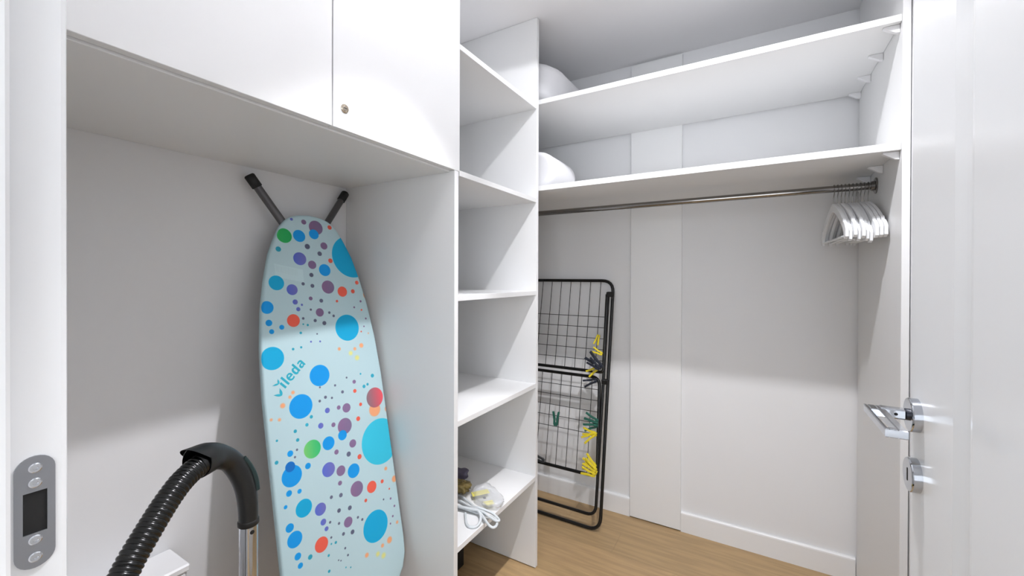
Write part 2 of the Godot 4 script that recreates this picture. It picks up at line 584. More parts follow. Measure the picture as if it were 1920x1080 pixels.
	lathe(st, [Vector2(0.0245, 0.0), Vector2(0.0245, 0.0095), Vector2(0.0237, 0.0108), Vector2(0.0220, 0.0112), Vector2(0.0, 0.0112)], 48, axis)
	var esc := part("escutcheon", st, M.chrome, d)
	st = begin()
	var kh := PackedVector2Array()
	for k in 16:
		var a := TAU * k / 16.0
		kh.append(Vector2(cos(a) * 0.0022, sin(a) * 0.0022 + (0.0075 if sin(a) > 0 else -0.0075)))
	prism(st, kh, 0.0110, 0.0115, Transform3D(Basis(Vector3(0, 0, 1), Vector3(0, 1, 0), Vector3(-1, 0, 0)), axis.origin))
	part("keyhole", st, M.hole, esc)

# ---------------------------------------------------------------- overhead cupboard and open shelves
const FX := -0.833

func cabinets() -> void:
	var c := thing("overhead_cabinet", "white two-door overhead cupboard above the ironing board niche", "cabinet", Vector3(FX, 1.64, -0.6))
	c.position = Vector3.ZERO
	var st := begin()
	bx(st, Vector3(LX + 0.001, 1.640, -1.0585), Vector3(FX - 0.020, 1.658, -0.13))
	bx(st, Vector3(LX + 0.001, 2.422, -1.0585), Vector3(FX - 0.020, 2.44, -0.13))
	bx(st, Vector3(LX + 0.001, 1.658, -0.148), Vector3(FX - 0.020, 2.422, -0.13))
	bx(st, Vector3(LX + 0.001, 1.658, -1.0585), Vector3(FX - 0.020, 2.422, -1.0405))
	bx(st, Vector3(LX + 0.001, 1.658, -1.0405), Vector3(LX + 0.006, 2.422, -0.148))
	part("carcass", st, M.laminate, c)
	box_part("cabinet_door", Vector3(FX - 0.0185, 1.645, -0.6105), Vector3(FX, 2.44, -0.128), M.laminate, c, 0.0008)
	var d2 := box_part("cabinet_door", Vector3(FX - 0.0185, 1.645, -1.0860), Vector3(FX, 2.44, -0.6135), M.laminate, c, 0.0008)
	var lx := Transform3D(Basis(Vector3(0, 1, 0), Vector3(1, 0, 0), Vector3(0, 0, 1)), Vector3(FX, 1.695, -0.644))
	st = begin()
	lathe(st, [Vector2(0.0105, 0.0), Vector2(0.0105, 0.0016), Vector2(0.0092, 0.0030), Vector2(0.0076, 0.0030), Vector2(0.0070, 0.0022), Vector2(0.0064, 0.0034), Vector2(0.0055, 0.0040), Vector2(0, 0.0040)], 36, lx)
	var lk := part("lock", st, M.nickel, d2)
	st = begin()
	bx(st, Vector3(FX + 0.0039, 1.6942, -0.6485), Vector3(FX + 0.0044, 1.6958, -0.6395), 0.0001)
	part("key_slot", st, M.hole, lk)

	var s := thing("shelving_unit", "tall white open shelving unit between the niche and the clothes rail", "shelves")
	# the niche-side panel is cut back above so that the cupboard door covers its edge
	st = begin()
	prism(st, PackedVector2Array([Vector2(LX + 0.001, 0.002), Vector2(FX, 0.002), Vector2(FX, 1.6435), Vector2(FX - 0.0195, 1.6435), Vector2(FX - 0.0195, 2.446), Vector2(LX + 0.001, 2.446)]), -1.0800, -1.0600, Transform3D.IDENTITY, 0.0006)
	part("side_panel", st, M.laminate, s)
	box_part("side_panel", Vector3(LX + 0.001, 0.004, -1.6620), Vector3(FX, 2.451, -1.6425), M.laminate, s, 0.0008)
	for y in [0.394, 0.808, 1.2205, 1.6310, 2.0455]:
		box_part("shelf", Vector3(LX + 0.006, y, -1.6425), Vector3(FX - 0.0006, y + 0.0185, -1.0801 if y < 1.6 else -1.0870), M.laminate, s, 0.0007)
	box_part("back_panel", Vector3(LX + 0.001, 0.004, -1.6425), Vector3(LX + 0.006, 2.446, -1.0800), M.laminate, s)

# ---------------------------------------------------------------- the alcove with the clothes rail
func wardrobe() -> void:
	var p := thing("wardrobe_side", "white wardrobe side panel by the door, at the right end of the rail", "panel")
	box_part("panel", Vector3(0.385, 0.002, -2.262), Vector3(0.404, 2.451, -1.668), M.laminate, p)
	# plastic corner supports below both shelves
	for y in [2.0785, 1.6895]:
		for z in ([-1.700, -1.887, -2.065, -2.235] if y > 2.0 else [-1.698, -1.883, -2.062, -2.235]):
			var st := begin()
			prism(st, PackedVector2Array([Vector2(0.3845, y - 0.0005), Vector2(0.345, y - 0.0005), Vector2(0.345, y - 0.005), Vector2(0.374, y - 0.024), Vector2(0.3845, y - 0.026)]), z - 0.007, z + 0.007, Transform3D.IDENTITY, 0.001)
			part("shelf_support", st, M.white_plastic, p)
	for d in [[2.0785, "upper long white shelf above the clothes rail, near the ceiling", 0.0215], [1.6895, "lower long white shelf directly over the clothes rail", 0.0230]]:
		var st := begin()
		bx(st, Vector3(LX + 0.002, d[0], -2.2605), Vector3(0.3845, d[0] + d[2], -1.676), 0.0008)
		var o := part("wall_shelf", st, M.laminate, self)
		tag(o, d[1], "shelf", "long wardrobe shelves")
	var r := thing("clothes_rail", "chrome clothes rail under the lower long shelf", "rail", Vector3(0, 1.637, -1.97))
	var st2 := begin()
	tube(st2, [Vector3(LX + 0.004, 0, 0), Vector3(0.381, 0, 0)], 0.0125, 24)
	part("rail_tube", st2, M.rail, r)
	for e in [[0.3848, -1.0], [LX + 0.0005, 1.0]]:
		st2 = begin()
		lathe(st2, [Vector2(0.0, 0.0), Vector2(0.029, 0.0), Vector2(0.029, 0.003), Vector2(0.026, 0.005), Vector2(0.0175, 0.006), Vector2(0.0165, 0.016), Vector2(0.0128, 0.0165)], 32, Transform3D(Basis(Vector3(0, 1, 0), Vector3(e[1], 0, 0), Vector3(0, 0, 1)), Vector3(e[0], 0, 0)))
		part("rail_socket", st2, M.rail, r)
	# bedding stored on the shelves
	st2 = begin()
	cushion(st2, Vector3(0.27, 0.100, 0.26), Transform3D(Basis(Vector3(0, 0, 1), -0.27), Vector3(-1.052, 2.272, -1.975)), 0.46, 0.05, 4, 40, 26, 7.0)
	var q := part("folded_duvet", st2, M.cotton, self)
	tag(q, "white folded duvet on the upper long shelf, close to the ceiling", "duvet")
	st2 = begin()
	var prof := [Vector2(0, -0.14)]
	for i in 9:
		var a := PI / 2 * i / 8.0
		prof.append(Vector2(0.078 + 0.034 * sin(a), -0.106 - 0.034 * cos(a)))
	for i in 9:
		var a := PI / 2 * (1.0 - i / 8.0)
		prof.append(Vector2(0.078 + 0.034 * sin(a), 0.106 + 0.034 * cos(a)))
	prof.append(Vector2(0, 0.14))
	lathe(st2, prof, 48, Transform3D(Basis(Vector3(0.98, 0, 0), Vector3(0, 0, 1), Vector3(0, -0.82, 0)), Vector3(-0.900, 1.8045, -1.88)), false)
	var rl := part("rolled_blanket", st2, M.cotton, self)
	tag(rl, "white rolled blanket on the lower long shelf beside the shelving unit", "blanket")

# ---------------------------------------------------------------- ironing board
const DOTS := "-91 79 23.5 G,-43 76 19.9 B,18 42 24.2 P,8 66 16.7 D,-22 27 8.3 P,69 36 7.6 R,-62 22 4.8 V,-20 110 8.7 K,39 104 12.4 P,20 132 7.7 K,-50 152 21 V,-11 171 13.9 P,31 188 20.3 B,-114 124 8.1 T,140 138 75.3 C,56 155 7.9 R,-18 205 6.9 K,-131 230 22.5 C,-86 252 17 V,-49 234 5.2 K,-19 241 6.3 K,35 246 22.2 P,86 263 17.8 R,127 263 7.4 R,148 232 7 R,180 278 11.7 O,-30 282 6.2 P,5 291 6.3 K,61 295 4.4 R,153 300 4 P,-81 291 8 V,-61 301 3.5 V,-74 314 6.5 V,-34 318 3.6 K,-5 329 13.5 P,28 332 4.2 K,42 344 4.3 K,124 320 3.4 P,152 331 3.4 R,165 363 3.4 P,-166 303 18.7 B,-93 348 19.5 R,-62 344 4 K,-64 362 2.5 T,-50 366 3.5 T,-24 354 5.1 K,6 365 6.7 K,-165 349 9.3 B,-130 365 7.1 B,-160 375 6.9 B,-75 388 3.9 T,87 388 44.3 C,-23 397 2.5 K,139 407 2.8 R,153 390 2.8 P,167 416 2.3 O,-46 419 3 V,-16 422 3 V,-104 434 3.8 T,-79 432 3.4 T,-166 452 32.9 C,132 455 7.7 O,105 463 5.4 O,87 475 6.9 Y,109 494 8 Y,47 455 5.2 O,-31 527 32.5 B,-119 560 5 O,-152 590 6.9 O,-129 571 4.4 O,-165 626 4.2 O,-187 620 3.6 O,-100 605 34.8 B,-73 643 5 T,-89 662 4.9 T,-125 670 4.8 T,-121 696 4.8 T,-178 680 3.1 T,-146 726 8.3 B,-126 722 3.2 K,-134 740 3.1 K,-185 737 5 T,-81 735 25.9 G,-29 735 19.6 B,32 701 24.7 P,20 726 15.1 D,-20 638 8.1 V,19 639 6.5 P,46 647 14.4 P,-47 677 8.4 V,-6 686 6.9 P,-41 604 4 K,-21 597 4.7 K,0 604 3.5 K,16 568 3.6 K,39 594 4.9 K,60 552 3.1 K,-35 563 2.9 K,86 571 6.3 P,84 601 6.2 R,99 649 5.6 R,83 692 7.3 R,114 550 3.2 T,160 565 6.6 T,121 594 5.8 T,136 590 4.5 T,151 680 22.3 O,158 640 33.6 M,201 690 8.5 O,157 788 74.3 L,52 762 12.3 P,-7 769 7.3 P,33 789 7.5 K,70 810 7.6 R,-148 787 28.4 B,-150 761 13.8 N,-100 777 8.4 B,-39 810 20.7 V,0 828 15 P,43 844 21.1 B,-8 862 6.6 P,46 901 22.5 P,100 917 18 R,142 916 6 R,163 882 5.5 O,192 927 10.4 O,166 950 3 R,-41 890 4.8 K,-10 897 6 K,72 948 5.1 R,138 973 2.9 K,166 982 3.6 P,177 1011 3.6 P,-161 829 8 B,-132 835 6.1 B,-174 860 4.9 B,-125 884 23.6 C,-78 908 17 V,-22 937 5.9 K,14 945 6.5 K,-74 946 8.7 V,-67 968 6.1 V,-54 956 3.6 K,-27 972 3.7 K,3 982 14.5 P,37 984 3.8 K,51 997 3.9 K,-17 1007 4.7 K,13 1016 6.4 K,-169 917 11.1 B,-159 952 20.7 B,96 1038 46.6 C,-87 1002 20 R,-56 998 3.1 K,-58 1015 2.5 T,-44 1018 3.6 T,165 1039 3.5 P,152 1057 2.9 P,179 1065 4.7 O,140 1103 9.6 O,111 1106 5.6 O,90 1121 6.6 Y,110 1136 7.7 Y,51 1104 6.4 O,-156 998 9 B,-123 1017 6.3 T,-152 1024 7.1 B,-17 1048 3.1 K,-11 1071 3.1 K,-42 1069 2 K,-35 1074 2 K,-70 1041 3.5 T,-22 1100 2 T,-7 1108 2.1 T,-74 1082 3.9 T"

func board_half(s: float) -> float:
	var k := [[0.0, 0.0], [0.004, 0.036], [0.012, 0.062], [0.024, 0.080], [0.05, 0.101], [0.09, 0.121], [0.14, 0.142], [0.22, 0.163], [0.31, 0.1805], [0.43, 0.194], [0.56, 0.2], [1.12, 0.2], [1.17, 0.1965], [1.21, 0.181], [1.238, 0.155], [1.254, 0.122], [1.262, 0.08], [1.265, 0.0]]
	for i in k.size() - 1:
		if s <= k[i + 1][0]:
			return lerpf(k[i][1], k[i + 1][1], (s - k[i][0]) / (k[i + 1][0] - k[i][0]))
	return 0.0

func cover_texture() -> ImageTexture:
	var W := 512
	var H := 1600
	var px := 1250.0
	var img := Image.create(W, H, false, Image.FORMAT_RGB8)
	img.fill(Color8(186, 213, 219))
	var inks := {"G": Color8(48, 176, 92), "B": Color8(0, 148, 224), "D": Color8(0, 150, 228), "N": Color8(0, 105, 186), "P": Color8(128, 104, 142), "R": Color8(226, 92, 74), "V": Color8(98, 106, 190), "K": Color8(92, 98, 122), "T": Color8(40, 158, 184), "C": Color8(0, 164, 210), "L": Color8(52, 192, 220), "M": Color8(196, 88, 104), "O": Color8(238, 164, 118), "Y": Color8(222, 222, 138)}
	var blob := func(cx: float, cy: float, r: float, col: Color, soft: float, second: Color) -> void:
		for y in range(maxi(0, int(cy - r - 2)), mini(H, int(cy + r + 3))):
			for x in range(maxi(0, int(cx - r - 2)), mini(W, int(cx + r + 3))):
				var d := Vector2(x + 0.5 - cx, y + 0.5 - cy).length()
				var a := clampf((r - d) / soft + 0.5, 0.0, 1.0)
				if a > 0.0:
					var c := col.lerp(second, clampf((x - cx) / (2.0 * r) + 0.5, 0.0, 1.0))
					img.set_pixel(x, y, img.get_pixel(x, y).lerp(c, a))
	# pale sewn-in label patch with bars
	for y in 120:
		for x in 150:
			var u := (x - 30.0) / 110.0
			var w := (y - 10.0 - x * 0.2) / 52.0
			if u > 0 and u < 1 and w > 0 and w < 1:
				var bar := 0.03 if (u < 0.8 and w > 0.12 and w < 0.6 and fmod(u * 17.0, 1.0) < 0.4) else 0.0
				img.set_pixel(60 + x, 196 + y, Color8(196, 222, 227).darkened(bar))
	for item in DOTS.split(","):
		var f := item.split(" ")
		var k := f[3]
		var c: Color = inks[k]
		var second := c
		if k == "G": 
			c = Color8(120, 200, 110) if f[1].to_int() > 300 else c
			second = Color8(40, 178, 108) if f[1].to_int() > 300 else Color8(28, 160, 84)
		elif k == "M":
			c = Color8(130, 110, 120)
			second = Color8(232, 80, 92)
		elif k == "P" and f[2].to_float() > 22.0:
			c = Color8(136, 104, 142)
			second = Color8(122, 106, 140)
		elif k == "V":
			c = Color8(84, 104, 196)
			second = Color8(110, 110, 180)
		var soft := 1.6
		if k == "Y": soft = 8.0
		elif k == "O": soft = 5.0
		blob.call(f[0].to_float() * 0.001 * px + W / 2.0, f[1].to_float() * 0.001 * px, f[2].to_float() * 0.001 * px, c, soft, second)
	return ImageTexture.create_from_image(img)

func ironing_board() -> void:
	var t := thing("ironing_board", "ironing board with a pale blue dotted cover, leaning upright in the niche", "ironing board")
	# frame of the board: right, down along it, out of its face
	var ez := Vector3(0.0599, 0, -0.9982)
	var nb := Vector3(0.975, 0.2145, 0.0585).normalized()
	var ev := nb.cross(ez).normalized()
	if ev.y > 0: ev = -ev
	var tip := Vector3(-1.282, 1.505, -0.853)
	var at := func(u: float, s: float, h: float) -> Vector3: return tip + ez * u + ev * s + nb * h
	# cover: rounded rim, flat top, one continuous skin
	var ss := []
	for i in 121:
		var x := i / 120.0
		ss.append(1.265 * (0.5 - 0.5 * cos(PI * x)))
	var cov := [0.0, 0.0, 0.0]
	var st := begin()
	st.set_smooth_group(1)
	var rows := []
	var prof := [[-1.0, -0.022, 0.010], [-1.0, -0.016, 0.0], [-1.0, -0.006, 0.0], [-1.0, -0.0018, 0.0018], [-1.0, 0.0, 0.006], [-0.45, 0.0, 0.006], [0.0, 0.0, 0.006], [0.45, 0.0, 0.006], [1.0, 0.0, 0.006], [1.0, -0.0018, 0.0018], [1.0, -0.006, 0.0], [1.0, -0.016, 0.0], [1.0, -0.022, 0.010]]
	for s in ss:
		var hw := board_half(s)
		var r := []
		for q in prof:
			var hh := maxf(hw - q[2], 0.0)
			var sc := lerpf(s, 0.6325, q[2] / 0.6325)
			r.append([q[0] * hh, sc, q[1], q[0] * hh - (signf(q[0]) * q[1] if absf(q[0]) > 0.9 else 0.0)])
		rows.append(r)
	for i in rows.size() - 1:
		for j in prof.size() - 1:
			var v: Array = [rows[i][j], rows[i][j + 1], rows[i + 1][j + 1], rows[i + 1][j]]
			var P := []
			for q in v: P.append(at.call(q[0], q[1], q[2]))
			var o: Vector3 = nb if (j > 3 and j < 8) else (ez * signf(prof[j][0] + prof[j + 1][0]) + nb * 0.2)
			for ids in [[0, 1, 2], [0, 2, 3]]:
				var a: int = ids[0]
				var b: int = ids[1]
				var c: int = ids[2]
				if (P[a] - P[c]).cross(P[a] - P[b]).dot(o) < 0.0:
					var k := b
					b = c
					c = k
				for k in [a, b, c]:
					st.set_uv(Vector2((v[k][3] * 1250.0 + 256.0) / 512.0, v[k][1] * 1250.0 / 1600.0))
					st.add_vertex(P[k])
	var cm := mt(Color.WHITE, 0.85)
	cm.albedo_texture = cover_texture()
	cm.texture_repeat = false
	part("cover", st, cm, t)
	# steel mesh plate under the cover
	st = begin()
	var pl := PackedVector2Array()
	for i in range(4, 117): pl.append(Vector2(board_half(ss[i]) - 0.012, ss[i]))
	for i in range(116, 3, -1): pl.append(Vector2(-board_half(ss[i]) + 0.012, ss[i]))
	prism(st, pl, -0.021, -0.014, Transform3D(Basis(ez, ev, nb), tip))
	part("board_plate", st, M.tube_grey, t)
	# folded legs: two pairs of tubes with black caps past the tip
	for l in [[Vector3(-1.334, 1.605, -0.692), -0.0765, 0.030, -0.034, 0.0125], [Vector3(-1.338, 1.612, -1.036), 0.081, 0.020, -0.056, 0.0115]]:
		var a: Vector3 = l[0]
		var p: Vector3 = at.call(l[1], l[2], l[3])
		var b := a + (p - a) * 3.0
		b += nb * (l[3] - (b - tip).dot(nb))
		l[3] = l[4]
		var dir: Vector3 = (b - a).normalized()
		st = begin()
		tube(st, [a + dir * 0.025, b], l[3], 16)
		var lg := part("leg", st, M.leg_grey, t)
		st = begin()
		tube(st, [a - dir * 0.006, a - dir * 0.003, a + dir * 0.034, a + dir * 0.036], 0.0135, 18, false, [l[3], l[3] + 0.0028, l[3] + 0.0028, l[3]])
		part("foot_cap", st, M.rubber, lg)
	# rear frame that carries the board's weight on the floor
	st = begin()
	var fr := [at.call(-0.12, 0.7, -0.036), at.call(-0.12, 1.24, -0.05), at.call(-0.12, 1.525, -0.06), at.call(0.12, 1.525, -0.06), at.call(0.12, 1.24, -0.05), at.call(0.12, 0.7, -0.036)]
	tube(st, fillet(fr, 0.05), 0.011, 14)
	part("floor_frame", st, M.tube_grey, t)
	# printed lettering of the cover
	var ink := mt(Color8(38, 168, 190), 0.8)
	var ex := (ez * 0.75 - ev * 0.66).normalized()
	var ey := nb.cross(ex).normalized()
	if ey.dot(ev) > 0: ey = -ey
	var tm := TextMesh.new()
	var fnt := SystemFont.new()
	fnt.font_names = PackedStringArray(["Droid Sans"])
	fnt.font_weight = 700
	tm.font = fnt
	tm.text = "ıleda"
	tm.font_size = 64
	tm.pixel_size = 0.0005
	tm.depth = 0.0006
	tm.horizontal_alignment = HORIZONTAL_ALIGNMENT_LEFT
	var lt := same("lettering", tm, ink, t)
	var bb := tm.get_aabb()
	var k := 0.0905 / bb.size.x
	var org: Vector3 = at.call(-0.139, 0.5445, 0.0003)
	lt.transform = Transform3D(Basis(ex * k, ey * k, nb), org - ex * (bb.position.x * k) - ey * (bb.position.y * k))
	st = begin()
	# the two leaf-shaped strokes of the first letter and the sprout above it
	for c in [[-0.1515, 0.5605, -0.1740, 0.5552, 0.0046], [-0.1515, 0.5605, -0.1552, 0.5392, 0.0052], [-0.1560, 0.5265, -0.1750, 0.5290, 0.0036], [-0.1560, 0.5265, -0.1578, 0.5130, 0.0038]]:
		var p0 := Vector2(c[0], c[1])
		var p1 := Vector2(c[2], c[3])
		var nn := (p1 - p0).normalized().orthogonal()
		var pg := PackedVector2Array()
		for i in 10:
			pg.append(p0.lerp(p1, i / 9.0) + nn * c[4] * (0.25 + 0.75 * sin(PI * pow(i / 9.0, 0.8))) * (1.0 - 0.9 * pow(i / 9.0, 3.0)) * 0.75)
		for i in range(9, -1, -1):
			pg.append(p0.lerp(p1, i / 9.0) - nn * c[4] * (0.25 + 0.75 * sin(PI * pow(i / 9.0, 0.8))) * (1.0 - 0.9 * pow(i / 9.0, 3.0)) * 0.75)
		prism(st, pg, 0.0, 0.0007, Transform3D(Basis(ez, ev, nb), tip))
	part("lettering", st, ink, t)

# ---------------------------------------------------------------- vacuum cleaner
func vacuum() -> void:
	var t := thing("vacuum_cleaner", "vacuum cleaner with black ribbed hose, curved grip and chrome tube", "vacuum cleaner")
	# chrome tube standing on its floor head
	var st := begin()
	tube(st, [Vector3(-0.904, 0.06, -0.466), Vector3(-0.904, 0.80, -0.466)], 0.0170, 28)
	var tb := part("wand", st, M.chrome, t)
	st = begin()
	var out := Vector3(0.75, 0, 0.66).normalized()
	var side := Vector3(0.66, 0, -0.75).normalized()
	var hd := (out * 0.80 + side * 0.60).normalized()
	lathe(st, [Vector2(0, 0), Vector2(0.0042, 0), Vector2(0.0042, 0.0006), Vector2(0, 0.0006)], 16, Transform3D(Basis(hd.cross(Vector3.UP).normalized(), hd, Vector3.UP), Vector3(-0.904, 0.774, -0.466) + hd * 0.0168))
	part("lock_hole", st, M.hole, tb)
	st = begin()
	bx(st, Vector3(-1.04, 0.002, -0.53), Vector3(-0.77, 0.045, -0.41), 0.015)
	tube(st, [Vector3(-0.904, 0.03, -0.466), Vector3(-0.904, 0.12, -0.466)], 0.0215, 20)
	part("floor_head", st, M.black_plastic, t)
	# grip: a bent, widening pipe whose open mouth hoods the hose
	var path := smooth([Vector3(-0.904, 0.787, -0.466), Vector3(-0.905, 0.825, -0.4655), Vector3(-0.908, 0.862, -0.462), Vector3(-0.912, 0.895, -0.453), Vector3(-0.914, 0.926, -0.436), Vector3(-0.908, 0.9455, -0.410), Vector3(-0.899, 0.9525, -0.388), Vector3(-0.890, 0.9545, -0.368)], 6)
	var rad := []
	for i in path.size():
		var f := float(i) / (path.size() - 1)
		rad.append(lerpf(0.0178, 0.0205, smoothstep(0.0, 0.55, f)) + 0.0095 * smoothstep(0.55, 0.95, f))
	st = begin()
	tube(st, path, 0.02, 30, false, rad, 1.0, false)
	# inner skin of the mouth
	var inn := []
	var inr := []
	for i in range(path.size() - 14, path.size()):
		inn.append(path[i])
		inr.append(rad[i] - 0.002)
	tube(st, inn, 0.02, 30, false, inr, 1.0, false)
	var gr := part("grip", st, M.black_plastic, t)
	gr.material_override.cull_mode = BaseMaterial3D.CULL_DISABLED
	st = begin()
	tube(st, [Vector3(-0.904, 0.784, -0.466), Vector3(-0.904, 0.786, -0.466), Vector3(-0.904, 0.794, -0.466), Vector3(-0.904, 0.796, -0.466)], 0.02, 28, false, [0.0178, 0.0195, 0.0195, 0.018])
	part("collar", st, M.rubber, gr)
	# hood lip over the hose
	st = begin()
	var mouth: Vector3 = path[path.size() - 1]
	var md: Vector3 = (path[path.size() - 1] - path[path.size() - 3]).normalized()
	var mu := (Vector3.UP - md * md.y).normalized()
	var ms := md.cross(mu)
	st.set_smooth_group(1)
	var r0: float = rad[rad.size() - 1]
	for k in 16:
		for j in 4:
			var c := []
			for e in [[k, j], [k + 1, j], [k + 1, j + 1], [k, j + 1]]:
				var a: float = -1.25 + 2.5 * e[0] / 16.0
				var reach: float = 0.024 * (1.0 - pow(absf(a) / 1.25, 2.0)) * e[1] / 4.0
				c.append(mouth + md * reach + (mu * cos(a) + ms * sin(a)) * (r0 + 0.05 * reach))
			quad(st, c[0], c[1], c[2], c[3], mu)
	part("hood_lip", st, gr.material_override, gr)
	# power slider on the back of the grip
	st = begin()
	var bd := Vector3(0.46, 0.36, -0.80).normalized()
	var slide := []
	for e in [[10, 0.0188], [13, 0.0203], [16, 0.0208], [19, 0.0203], [22, 0.0192]]:
		var c: Vector3 = path[e[0]]
		var dv: Vector3 = (path[e[0] + 1] - path[e[0] - 1]).normalized()
		var o := (bd - dv * bd.dot(dv)).normalized()
		slide.append(c + o * e[1])
	tube(st, smooth(slide, 3), 0.0055, 12, false, [], 1.0)
	var grn := mt(Color(0.06, 0.16, 0.16), 0.45)
	part("slider_button", st, grn, gr)
	# ribbed hose
	var hp := smooth([Vector3(-0.906, 0.9490, -0.412), Vector3(-0.8965, 0.9510, -0.3935), Vector3(-0.8855, 0.9515, -0.376), Vector3(-0.8795, 0.9480, -0.3605), Vector3(-0.873, 0.9425, -0.3455), Vector3(-0.8635, 0.9345, -0.3285), Vector3(-0.852, 0.9162, -0.3058), Vector3(-0.8338, 0.8887, -0.2758), Vector3(-0.8191, 0.8602, -0.2495), Vector3(-0.8043, 0.8300, -0.229), Vector3(-0.792, 0.76, -0.208), Vector3(-0.775, 0.62, -0.185), Vector3(-0.755, 0.48, -0.185), Vector3(-0.730, 0.36, -0.215), Vector3(-0.700, 0.275, -0.26), Vector3(-0.680, 0.245, -0.30)], 12)
	var lens := [0.0]
	for i in range(1, hp.size()): lens.append(lens[i - 1] + hp[i].distance_to(hp[i - 1]))
	var total: float = lens[lens.size() - 1]
	var pitch := 0.0073
	var steps := int(total / pitch * 8.0)
	var hpts := []
	var hr := []
	var seg := 0
	for i in steps + 1:
		var d := total * i / steps
		while seg < hp.size() - 2 and lens[seg + 1] < d: seg += 1
		hpts.append(hp[seg].lerp(hp[seg + 1], (d - lens[seg]) / (lens[seg + 1] - lens[seg])))
		var ph := fmod(d / pitch, 1.0)
		hr.append(0.0172 + 0.0030 * sqrt(maxf(0.0, sin(PI * ph))))
	st = begin()
	tube(st, hpts, 0.022, 28, false, hr)
	part("hose", st, M.black_gloss, t)
	# body on the floor below the picture
	st = begin()
	cushion(st, Vector3(0.13, 0.115, 0.10), Transform3D(Basis.IDENTITY, Vector3(-0.66, 0.125, -0.33)), 0.55)
	var bo := part("body", st, M.black_plastic, t)
	for s in [-1, 1]:
		st = begin()
		lathe(st, [Vector2(0, -0.012), Vector2(0.058, -0.012), Vector2(0.062, -0.006), Vector2(0.062, 0.006), Vector2(0.058, 0.012), Vector2(0, 0.012)], 28, Transform3D(Basis(Vector3(1, 0, 0), Vector3(0, 0, 1), Vector3(0, -1, 0)), Vector3(-0.60, 0.0635, -0.33 + 0.092 * s)))
		part("wheel", st, M.rubber, bo)

